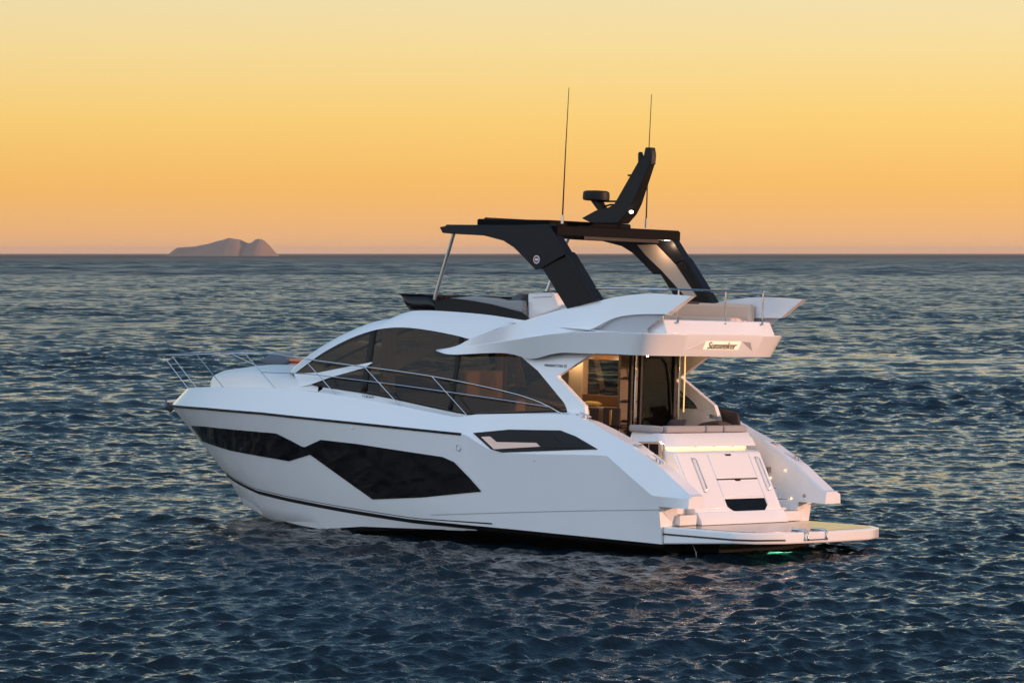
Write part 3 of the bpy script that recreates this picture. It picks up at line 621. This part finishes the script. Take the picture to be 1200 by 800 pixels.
# side locker with dark panes
lk = M().xz([[3.491, 1.3, 1.961], [2.948, 1.3, 2.0], [2.847, 1.3, 1.941], [2.836, 1.3, 1.688], [3.096, 1.3, 1.774], [3.459, 1.3, 1.893]], 1.325, 1.24).build('side_locker', STEEL, Y, bevel=.012)
for a, b in ((746.5,752),(754,759),(761,772)):
    pass
for q in [[[3.416, 1.33, 1.934], [3.317, 1.33, 1.939], [3.314, 1.33, 1.863], [3.414, 1.33, 1.896]], [[3.277, 1.33, 1.942], [3.178, 1.33, 1.947], [3.173, 1.33, 1.816], [3.273, 1.33, 1.849]], [[3.138, 1.33, 1.944], [2.941, 1.33, 1.951], [2.933, 1.33, 1.753], [3.133, 1.33, 1.803]]]:
    M().xz(q, 1.335, 1.30).build('pane', NAVY if False else HGLASS, lk)
# stairs each side of the transom block
for k in (1, -1):
    for i in range(5):
        o = M().box(2.02+.26*i, 2.35+.26*i+.2, 1.30*k if k > 0 else -1.79, 1.79 if k > 0 else -1.32, .556, .74+.19*i).build('step', GEL, Y, bevel=.012)
        M().box(2.05+.26*i, 2.27+.26*i, 1.36 if k > 0 else -1.74, 1.74 if k > 0 else -1.37, .741+.19*i, .750+.19*i).build('tread', TEAK, o)
for i, (x, z) in enumerate(((2.25,.95), (2.75,1.3), (3.2,1.7))):
    for k in (1, -1):
        M().tube([(x, 1.785*k, z), (x, 1.772*k, z)], .014, 10).build('courtesy_light', GOLDL, Y)
lamp('courtesy_lamp', (2.75,1.62,1.40), 4.5, WARM); lamp('courtesy_lamp', (2.6,-1.55,1.45), .5, WARM)
for x_, z_, r_ in ((1.95,1.02,.035), (3.15,1.75,.03)):
    M().tube([(x_, -1.800, z_), (x_, -1.772, z_)], r_, 14).build('drain', STEEL, Y)
for k in (1, -1):
    x_ = 2.85; M().box(x_-.08, x_+.08, ygun(x_)-.20, ygun(x_)-.08, zgun(x_)+.0, zgun(x_)+.035).side(k).build('fairlead', STEEL, Y, bevel=.015)
# swim platform
PP = [(2.12,2.12),(.62,2.06),(.30,1.78),(.12,1.2),(.06,0),(.12,-1.3),(.30,-1.85),(.55,-2.06),(.9,-2.10),(2.12,-2.10)]
pl = M().ext([(p[0], p[1], .345-.11*max(0, (p[0]-.62)/1.5)) for p in PP], [(p[0], p[1], .545) for p in PP]).build('swim_platform', GEL, Y, bevel=.028, segs=3)
TP = [(2.1,1.92),(.68,1.90),(.42,1.68),(.26,1.15),(.2,0),(.26,-1.25),(.42,-1.76),(.62,-1.94),(2.1,-1.98)]
M().xy(TP, .53, .551).build('teak_top', TEAK, pl)
M().xy([(p[0]-.012 if p[0] < 1 else p[0], p[1]*1.005) for p in PP[:4]]+[(.16,1.15),(.34,1.72),(.65,2.0),(2.12,2.06)], .40, .43).build('rubbing_strip', RUBBER, pl)
M().xy([(2.12,1.5),(1.5,1.3),(1.5,-1.3),(2.12,-1.5)], 0.10, .335).build('platform_base', ANTI, pl)
lad = M().box(.085, .11, .10, .62, .43, .50).build('bathing_ladder', GEL, pl, bevel=.01)
for y in (.08, .64):
    M().tube([(.40,y,.57),(.12,y,.575),(.05,y,.53),(.04,y,.44),(.06,y,.40)], .02, 8).build('ladder_hinge', STEEL, lad)
M().tube([(.05,.05,.41),(.05,.67,.41)], .014, 8).build('ladder_bar', STEEL, lad)
# cleats
def cleat(x, y, z, ang=0, mm=STEEL):
    c, s = math.cos(ang), math.sin(ang); P = lambda a, h: (x+a*c, y, z+h+a*s)
    m = M(); m.tube([P(-.14,.075),P(-.07,.085),P(.07,.085),P(.14,.075)], .017, 8); m.tube([P(-.045,0),P(-.045,.08)], .016, 8); m.tube([P(.045,0),P(.045,.08)], .016, 8)
    return m.build('cleat', mm, Y)
for k in (1, -1):
    for x, a in ((9.55,.05), (4.05,-.25), (2.35,-.5)):
        cleat(x, k*(ygun(x)-.12), zgun(x)-.02 if x > 4.2 else zgun(x), -a if x < 4.2 else a) if False else cleat(x, k*(ygun(x)-.11), zgun(x)-.015, math.atan2(zgun(x+.1)-zgun(x-.1), .2))
# ------------------------------------------------------------------ guard rails
RT = [[17.359, 0.127, 3.026], [17.145, 0.127, 3.008], [15.819, 0.499, 3.126], [13.561, 1.371, 3.241], [12.455, 1.629, 3.229], [11.425, 1.807, 3.156], [9.63, 2.003, 3.077], [7.817, 2.088, 2.979], [6.041, 2.1, 2.785], [5.164, 2.1, 2.636], [4.542, 2.1, 2.409]]
RB = [[16.368, 0.127, 2.387], [14.303, 1.149, 2.505], [12.35, 1.65, 2.576], [10.424, 1.932, 2.531], [8.584, 2.064, 2.378], [6.83, 2.1, 2.267]]
RTp = [[17.145, 0.127, 3.008], [15.819, 0.499, 3.126], [13.561, 1.371, 3.241], [11.425, 1.807, 3.156], [9.63, 2.003, 3.077], [7.817, 2.088, 2.979]]
RM = [[12.837, 1.548, 2.846], [11.153, 1.845, 2.879], [10.721, 1.899, 2.853], [8.832, 2.052, 2.777], [7.704, 2.09, 2.713], [6.034, 2.1, 2.612], [4.914, 2.1, 2.531]]
for k in (1, -1):
    gr = M().tube([(p[0], p[1]*k, p[2]) for p in ([(17.36,0,3.02),(17.34,.10,3.02),(17.2,.22,3.03)]+sm(RT[2:], 60))], .012, 8).build('guard_rail', STEEL, Y)
    M().tube([(p[0], p[1]*k, p[2]) for p in sm(RM, 40)], .009, 6).build('middle_rail', STEEL, gr)
    for a, b in zip(RB, RTp):
        M().tube([(a[0], a[1]*k, a[2]-.02), (b[0], b[1]*k, b[2])], .009, 8).build('stanchion', STEEL, gr)
# anchor on the bow roller
m = M(); m.ext([(16.75,.08,2.14),(17.08,.05,2.10),(17.08,.05,2.06),(16.75,.08,2.08)], [(16.75,-.08,2.14),(17.08,-.05,2.10),(17.08,-.05,2.06),(16.75,-.08,2.08)])
an = m.build('bow_roller', STEEL, Y)
m = M(); m.ext([(17.14,.0,2.13),(16.99,.15,1.98),(16.95,.0,1.90),(16.99,-.15,1.98)], [(17.20,.0,2.10),(17.06,.16,1.95),(17.02,.0,1.84),(17.06,-.16,1.95)])
m.build('anchor', SLATE, Y, bevel=.012)
# ------------------------------------------------------------------ flying bridge
SB = [[8.954, 1.5, 4.175], [8.308, 1.5, 4.194], [7.055, 1.5, 4.16], [6.374, 1.5, 4.101], [5.953, 1.5, 4.082]]
sb = sm(SB, 30)
pt = rs([[8.369, 1.5, 4.42], [7.851, 1.5, 4.434], [7.451, 1.5, 4.404], [6.963, 1.5, 4.354], [6.593, 1.5, 4.293], [6.179, 1.5, 4.22], [5.954, 1.5, 4.09]], 40); pb = rs([[8.286, 1.5, 4.188], [7.656, 1.5, 4.174], [7.054, 1.5, 4.155], [6.374, 1.5, 4.096], [5.953, 1.5, 4.074]], 40)
A = M().loft([pb, pt, [(p[0], p[1]-.06, p[2]) for p in pt], [(p[0], p[1]-.06, p[2]) for p in pb]])
for k in (1, -1): A.side(k).build('side_coaming', MATBLACK, Y, ang=50)
ft = [[9.302, 1.45, 4.474], [8.679, 1.45, 4.485], [8.41, 1.45, 4.46]]; fb = [[8.954, 1.5, 4.175], [8.637, 1.5, 4.184], [8.308, 1.5, 4.191]]
FT = [(9.62,-.0,4.50)]; 
rowt = [(p[0], p[1], p[2]) for p in rs(ft[::-1], 8)]+[(ft[0][0]+.35*(1-q*q), 1.45*q, ft[0][2]) for q in np.linspace(.9, -.9, 17)]+[(p[0], -p[1], p[2]) for p in rs(ft, 8)]
rowb = [(p[0], p[1], p[2]) for p in rs(fb[::-1], 8)]+[(fb[0][0]+.35*(1-q*q), 1.5*q, fb[0][2]+.02) for q in np.linspace(.9, -.9, 17)]+[(p[0], -p[1], p[2]) for p in rs(fb, 8)]
scr = M().loft([rowb, rowt]).build('fly_screen', SCREEN, Y, ang=60, solid=.012)
M().tube(rowt, .012, 6).build('trim', MATBLACK, scr)
# helm console, seats, wet bar
fs = M().box(6.35, 8.0, .55, 1.25, 4.10, 4.32).build('fly_sofa', FAB, Y, bevel=.05)
M().xz([[8.289, 1.1, 4.421], [7.597, 1.1, 4.488], [6.953, 1.1, 4.465], [6.738, 1.1, 4.431], [6.337, 1.1, 4.442], [6.328, 1.1, 4.219], [8.237, 1.1, 4.229]], 1.28, 1.12).build('backrest', FAB, fs, bevel=.04)
M().xz([[6.826, 0.9, 4.384], [6.705, 0.9, 4.531], [6.517, 0.9, 4.592], [6.508, 0.9, 4.377]], 1.1, .4).build('headrest', SLATE, fs, bevel=.03)
hc = M().box(8.1, 8.7, -1.2, -.2, 4.12, 4.40).build('helm_console', LEGM, Y, bevel=.06)
WBX = [[6.343, 1.1, 4.577], [5.727, 1.1, 4.616], [5.558, 1.1, 4.313], [6.312, 1.1, 4.093]]
wb = M().xz(WBX, 1.12, .55).build('wet_bar', GEL, Y, bevel=.03)
M().xz([[6.051, 1.1, 4.619], [5.593, 1.1, 4.639], [5.592, 1.1, 4.613], [6.049, 1.1, 4.589]], 1.0, .5).build('lid', MATBLACK, wb)
M().xz([[6.209, 1.13, 4.508], [5.75, 1.13, 4.533], [5.749, 1.13, 4.52], [6.208, 1.13, 4.495]], 1.13, 1.10).build('drawer_gap', GREY, wb)
M().box(5.6, 5.95, -1.3, -.3, 3.98, 4.36).build('fly_seat', FAB, Y, bevel=.05)
ts = M().box(3.05, 4.9, -1.57, -1.40, 3.95, 4.50).build('lit_wall_sofa', LITPEACH, Y, bevel=.05)  # added sofa, coloured to stand in for the warm-lit inner wing wall
M().box(3.1, 4.9, -1.40, -.9, 3.95, 4.25).build('seat', LITPEACH, ts, bevel=.05)
m = M().box(3.3, 4.6, -.2, .35, 4.48, 4.53); tb_ = m.build('fly_table', MATBLACK, Y, bevel=.015); M().lathe((3.95,.08,3.95), [(.14,0),(.14,.02),(.04,.03),(.04,.53)], 14).build('pedestal', STEEL, tb_)
# aft rail
path = [(4.4,1.66,4.60),(4.35,1.66,4.68),(4.25,1.65,4.715),(3.43,1.6,4.725),(2.82,1.50,4.735),(2.72,1.38,4.737),(2.68,1.2,4.737),(2.68,-1.2,4.737),(2.72,-1.38,4.737),(2.82,-1.50,4.735),(3.43,-1.6,4.725),(4.2,-1.65,4.715)]
fr_ = M().tube(sm(path, 70), .018, 8).build('aft_rail', STEEL, Y)
for y in (1.2, -.18, -1.3): M().tube([(2.68,y,4.73),(2.68,y,4.24),(2.66,y+.015,4.17),(2.62,y+.06,4.14),(2.60,y+.09,4.14)], .016, 8).build('stanchion', STEEL, fr_)
for y in (1.3,-.1,-1.1): M().box(3.02, 3.03, y-.6, y+.6, 4.21, 4.55) if False else None
# hardtop
HTO = [[7.984, 1.8, 5.763], [7.619, 1.8, 5.813], [5.976, 1.8, 5.826], [5.273, 1.8, 5.856], [4.819, 1.8, 5.318], [5.423, 1.8, 5.04], [5.578, 1.8, 5.017], [5.846, 1.8, 5.22], [6.115, 1.8, 5.411], [6.383, 1.8, 5.533], [6.862, 1.8, 5.62], [7.558, 1.8, 5.637], [7.904, 1.8, 5.652]]
LEG = [[4.778, 1.8, 5.303], [4.126, 1.8, 4.504], [4.475, 1.8, 4.402], [4.803, 1.8, 4.323], [5.445, 1.8, 5.063]]
ht = M()
HTI = [(p[0], 1.62, p[2]) for p in HTO]
ht.ext([(p[0], 1.82, p[2]) for p in HTO], HTI)
roofb = [(7.95,1.7),(7.98,1.2),(8.02,0),(7.98,-1.2),(7.95,-1.7),(5.25,-1.7),(5.25,1.7)]
hr = M().xy(roofb, 5.70, 5.815).build('hardtop', DULL, Y, bevel=.03)
M().xy([(7.6,1.2),(7.6,-1.2),(5.8,-1.2),(5.8,1.2)], 5.815, 5.945).build('sunroof_frame', DULL, hr, bevel=.03)
M().tube([(7.55,1.0,5.93),(7.55,-1.0,5.93)], .05, 10).build('rolled_cover', MATBLACK, hr)
for k in (1, -1):
    sf = M().add(ht).side(k).build('side_frame', BLACK, hr, bevel=.015)
    lg = M().ext([(p[0], 1.79, p[2]) for p in LEG], [(p[0], 1.63, p[2]) for p in LEG]).side(k).build('leg', LEGM, hr, bevel=.01)
    LN = [(5.98,1.61,5.56),(5.52,1.61,5.58),(5.05,1.61,5.22),(4.50,1.61,4.62),(4.72,1.61,4.57),(5.35,1.61,5.08),(5.75,1.61,5.36)]
    M().ext(LN, off(LN, 0, .03, 0)).side(k).build('liner', LINER, sf)
    edge = [(4.84,1.72,5.36),(4.77,1.72,5.30),(4.10,1.72,4.51),(4.17,1.72,4.48),(4.90,1.72,5.30)]
    M().ext(off(edge, -.01, .09, 0), off(edge, -.01, -.13, 0)).side(k).build('trailing_edge', BLACK, sf, bevel=.01)
    BD = (5.535, 1.822, 5.20)
    M().tube([(BD[0], BD[1], BD[2]), (BD[0], BD[1]+.012, BD[2])], .075, 24).side(k).build('badge', mat('badge_silver', (.7,.7,.7), .3, metal=.6), sf)
    M().tube([(BD[0], BD[1]+.011, BD[2]), (BD[0], BD[1]+.014, BD[2])], .062, 24).side(k).build('badge_field', mat('badge_dark', (.10,.10,.11), .4), sf)
    h_ = [(BD[0]+.062*math.cos(q), BD[1]+.016, BD[2]+.062*math.sin(q)) for q in np.linspace(-math.pi/2, math.pi/2, 12)]
    h_ = [(p[0] if p[0] > BD[0]+.012 else BD[0]+.012, p[1], p[2]) for p in h_]
    M().ext(h_, off(h_, 0, -.006, 0)).side(k).build('badge_red', mat('badge_red', (.55,.02,.02), .4), sf)
    ltr = M()
    for i in range(3): ltr.box(BD[0]-.045+.028*i, BD[0]-.027+.028*i, BD[1]+.014, BD[1]+.018, BD[2]-.02, BD[2]+.02)
    ltr.side(k).build('badge_mark', GEL, sf)
    pb_, ptp = ((8.27,1.6,4.40), (7.72,1.66,5.70)); hp = M().tube([(8.28,1.56*k,4.40), (7.74,1.66*k,5.70)], .035, 8).build('support_post', SILVER, hr)
bm_ = M()
for z in (5.70, 5.752, 5.804): bm_.tube([(5.14,1.15,z+.02),(5.14,-1.80,z+.02)], .030, 10)
bm_.box(5.10, 5.30, -1.82, 1.78, 5.66, 5.83)
bm_.build('roller_awning', DULL, hr, bevel=.006)
M().box(5.11, 5.16, -1.2, 1.0, 5.60, 5.66).build('awning_track', BLACK, hr)
lt = M().lathe((5.2,-1.55,5.655), [(.06,0),(.06,.012)], 12).build('downlight', WHITEL, hr); lamp('hardtop_lamp', (5.2,-1.45,5.58), 11, (1,.62,.36))
# radar mast
FN = [[5.895, 0.0, 6.013], [5.567, 0.0, 6.161], [5.279, 0.0, 6.218], [5.137, 0.0, 6.277], [4.675, 0.0, 7.032], [4.617, 0.0, 7.122], [4.332, 0.0, 7.123], [4.368, -0.0, 7.012], [4.692, -0.0, 6.297], [4.821, -0.0, 6.106], [5.019, 0.0, 5.929], [5.64, -0.0, 5.92]]
def wy(z): return .17-.10*max(0, min(1, (z-6.0)/1.1))
m = M().ext([(p[0], wy(p[2]), p[2]) for p in FN], [(p[0], -wy(p[2]), p[2]) for p in FN]); mast = m.build('radar_mast', LEGM, hr, bevel=.012)
def P0(y, *uv): return None
TB = [[4.552, 0.0, 7.027], [4.519, 0.0, 7.201], [4.484, 0.0, 7.344], [4.362, -0.0, 7.344], [4.326, 0.0, 7.217], [4.338, 0.0, 7.028]]
M().xz(TB, .07, -.07).build('anchor_light', BLACK, mast, bevel=.01)
TC = [[4.666, 0.0, 7.059], [4.673, 0.0, 7.233], [4.644, 0.0, 7.265], [4.61, 0.0, 7.185], [4.557, 0.0, 7.138], [4.554, 0.0, 7.059]]
M().xz(TC, .05, -.05).build('horn', BLACK, mast, bevel=.006)
NL = [[4.693, 0.19, 6.143]][0]
M().lathe((NL[0], .165, NL[2]-.03), [(.001,0),(.035,.01),(.04,.03),(.035,.05),(.001,.06)], 12).build('masthead_light', WHITEL, mast)
RD = [[5.69, 0.0, 6.448]][0]
rd = M().lathe((RD[0], 0, RD[2]), [(.20,-.10),(.25,-.085),(.255,-.02),(.245,.06),(.20,.085),(.001,.095)], 36).build('radar_dome', MATBLACK, mast)
PD = [[5.784, 0.0, 6.367], [5.597, 0.0, 6.369], [5.422, 0.0, 6.163], [5.545, 0.0, 6.129]]
M().xz(PD, .08, -.08).build('pedestal', LEGM, rd, bevel=.01)
BR_ = [[[5.595, 0.0, 6.337], [5.119, -0.0, 6.341]], [[5.487, 0.0, 6.242], [5.343, 0.0, 6.275], [5.116, 0.0, 6.277]], [[4.933, 0.0, 6.827], [4.789, 0.0, 6.828]]]
for b_ in BR_: M().tube(b_, .018, 8).build('brace', LEGM, rd)
for (y_, uvs) in ((1.3, [[5.398, 1.3, 5.879], [5.394, 1.3, 6.037], [5.372, 1.3, 7.201], [5.339, 1.3, 8.384]]), (-1.1, [[5.359, -1.1, 5.881], [5.361, -1.1, 6.058], [5.36, -1.1, 6.887], [5.329, -1.1, 8.403]])):
    an_ = M().tube(uvs, .019, 8, r2=.006).build('whip_antenna', LEGM, hr); M().tube([uvs[0], uvs[1]], .026, 8).build('base', SILVER, an_)
cl = [[5.38, -1.3, 5.968], [5.325, -1.3, 5.904]]
# ------------------------------------------------------------------ lettering
def text(name, s, size, mtx, m, parent, ext=.004, bold=0, shear=0, sx=1):
    c = bpy.data.curves.new(name, 'FONT'); c.body = s; c.size = size; c.extrude = ext; c.offset = bold; c.align_x = 'CENTER'; c.align_y = 'CENTER'; c.shear = shear
    o = bpy.data.objects.new(name, c); COL.objects.link(o); dg = bpy.context.evaluated_depsgraph_get(); me = bpy.data.meshes.new_from_object(o.evaluated_get(dg))
    bpy.data.objects.remove(o); me.transform(mtx@Matrix.Diagonal((sx,1,1,1))); me.materials.clear(); me.materials.append(m)
    o = bpy.data.objects.new(name, me); COL.objects.link(o); o.parent = parent; return o
# aft face of the overhang: outward normal is aft and down
za, zb_ = 3.925, 3.54; n_ = Vector((-(za-zb_), 0, -(2.70-2.50))).normalized(); upv = Vector((2.50-2.70, 0, za-zb_)).normalized(); rt = upv.cross(n_)
def aft_frame(y, z, d=.0):
    q = (za-z)/(za-zb_); p = Vector((2.50+.20*q, y, z))+n_*d; mm = Matrix((rt, upv, n_)).transposed().to_4x4(); mm.translation = p; return mm
def aft_poly(pts, d0, d1):
    F = aft_frame(0, 3.745); P = lambda a, h, d: tuple(F@Vector((a, h, d))); return M().ext([P(a, h, d1) for a, h in pts], [P(a, h, d0) for a, h in pts])
LITW = mat('backlit_panel', (.9,.8,.65), .5, emit=(1,.80,.52), estr=.55)
plq = aft_poly([(-.52,-.085),(.52,-.085),(.52,.085),(-.52,.085)], -.01, .006).build('name_plate', LITW, over, bevel=.004)
text('lettering', 'Sunseeker', .20, aft_frame(0, 3.742, .012), mat('letter_bronze', (.05,.03,.02), .5), plq, .004, .001, 0, 1.0)
aft_poly([(-.54,-.09),(-.95,-.09),(-.54,.07)], -.01, .004).build('plate_facet', PEACH if False else GELM, over); aft_poly([(.55,.085),(.80,.075),(.95,-.09)], -.01, .004).build('plate_facet', LEGM if False else GREY, over)
pm = Vector([[5.001, 1.82, 3.272]][0])
for k in (1, -1):
    X_ = Vector((-1*k, 0, 0)); Z_ = Vector((0, k, .19)).normalized(); Y_ = Z_.cross(X_).normalized(); mm = Matrix((X_, Y_, Z_)).transposed().to_4x4(); mm.translation = (pm.x, pm.y*k, pm.z)
    text('model_lettering', 'MANHATTAN 55', .075, mm, SLATE, Y, .003, 0, 0, .95)
# ------------------------------------------------------------------ loose things aboard
def cushion(name, base, sx, sy, sz, m, label, cat, group=None, rot=(0,0,0)):
    mm = M(); n = 9; rows = []
    bmx = bmesh.new(); bmesh.ops.create_cube(bmx, size=1); bmesh.ops.subdivide_edges(bmx, edges=bmx.edges, cuts=6, use_grid_fill=True)
    for v in bmx.verts:
        a, b, c = v.co*2; e = (1-a**4*.55)*(1-b**4*.55); v.co = Vector((a*sx/2*(1-.10*(1-abs(b))*0-.08*c*c), b*sy/2*(1-.08*c*c), c*sz/2*e))
    me = bpy.data.meshes.new(name); bmesh.ops.rotate(bmx, verts=bmx.verts, matrix=Matrix.Rotation(rot[0],3,'X')@Matrix.Rotation(rot[1],3,'Y')@Matrix.Rotation(rot[2],3,'Z'))
    lo = min(v.co.z for v in bmx.verts)
    for v in bmx.verts: v.co.z -= lo
    bmx.to_mesh(me); bmx.free(); me.polygons.foreach_set('use_smooth', [True]*len(me.polygons)); me.materials.append(m)
    o = bpy.data.objects.new(name, me); COL.objects.link(o); on_board(o, base); return tag(o, label, cat, group)
cushion('throw_pillow', (3.42,.30,1.955), .46,.46,.16, NAVY, 'navy throw pillow leaning behind the grey cockpit sofa back', 'pillow', rot=(0,R(62),0))
cushion('throw_pillow', (3.75,-1.30,2.12), .55,.42,.16, BROWN, 'dark brown cushion near the starboard cockpit side', 'pillow', rot=(R(4),R(10),0))
cushion('throw_pillow', (3.55,-1.56,2.16), .40,.40,.14, BROWN, 'small dark brown pillow tilted up beside the starboard bulwark', 'pillow', rot=(R(55),0,R(10)))
box('side_seat', 3.3, 4.2, -1.82, -1.1, 1.5, 2.12, GELM, .03)
cushion('sun_cushion', (14.6,-.75,2.86), .75,.42,.30, SLATE, 'slate grey sun cushion on the foredeck beyond the trunk', 'cushion')
cushion('sun_cushion', (14.15,-.80,2.86), .50,.42,.14, PINK, 'dull pink sun cushion lying under the orange towel on the foredeck', 'cushion')
cushion('folded_towel', (14.2,-.82,3.00), .62,.40,.08, ORANGE, 'folded orange towel on top of the foredeck cushions', 'towel')
cushion('folded_napkin', (6.55,-1.10,2.455), .34,.22,.10, CREAM, 'pale yellow crumpled cloth on the galley worktop', 'cloth')
# thin jet of cooling water from the quarter
jet = M().tube([(1.75,1.9,.30),(1.55,1.98,.26),(1.45,2.02,.14),(1.42,2.03,-.05)], .012, 6); jo = jet.build('water_jet', CGLASS); jo.matrix_world = BM.copy(); tag(jo, 'thin jet of water falling from under the swim platform', 'water jet', kind='stuff')
# green underwater light under the platform
gl = bpy.data.lights.new('underwater_light', 'SPOT'); gl.energy = 0; gl.color = (.6,1,.32); gl.spot_size = R(120); go = bpy.data.objects.new('underwater_light', gl); COL.objects.link(go); go.matrix_world = BM@Matrix.Translation(Vector((.85,.3,.27)))
gl.energy = 420
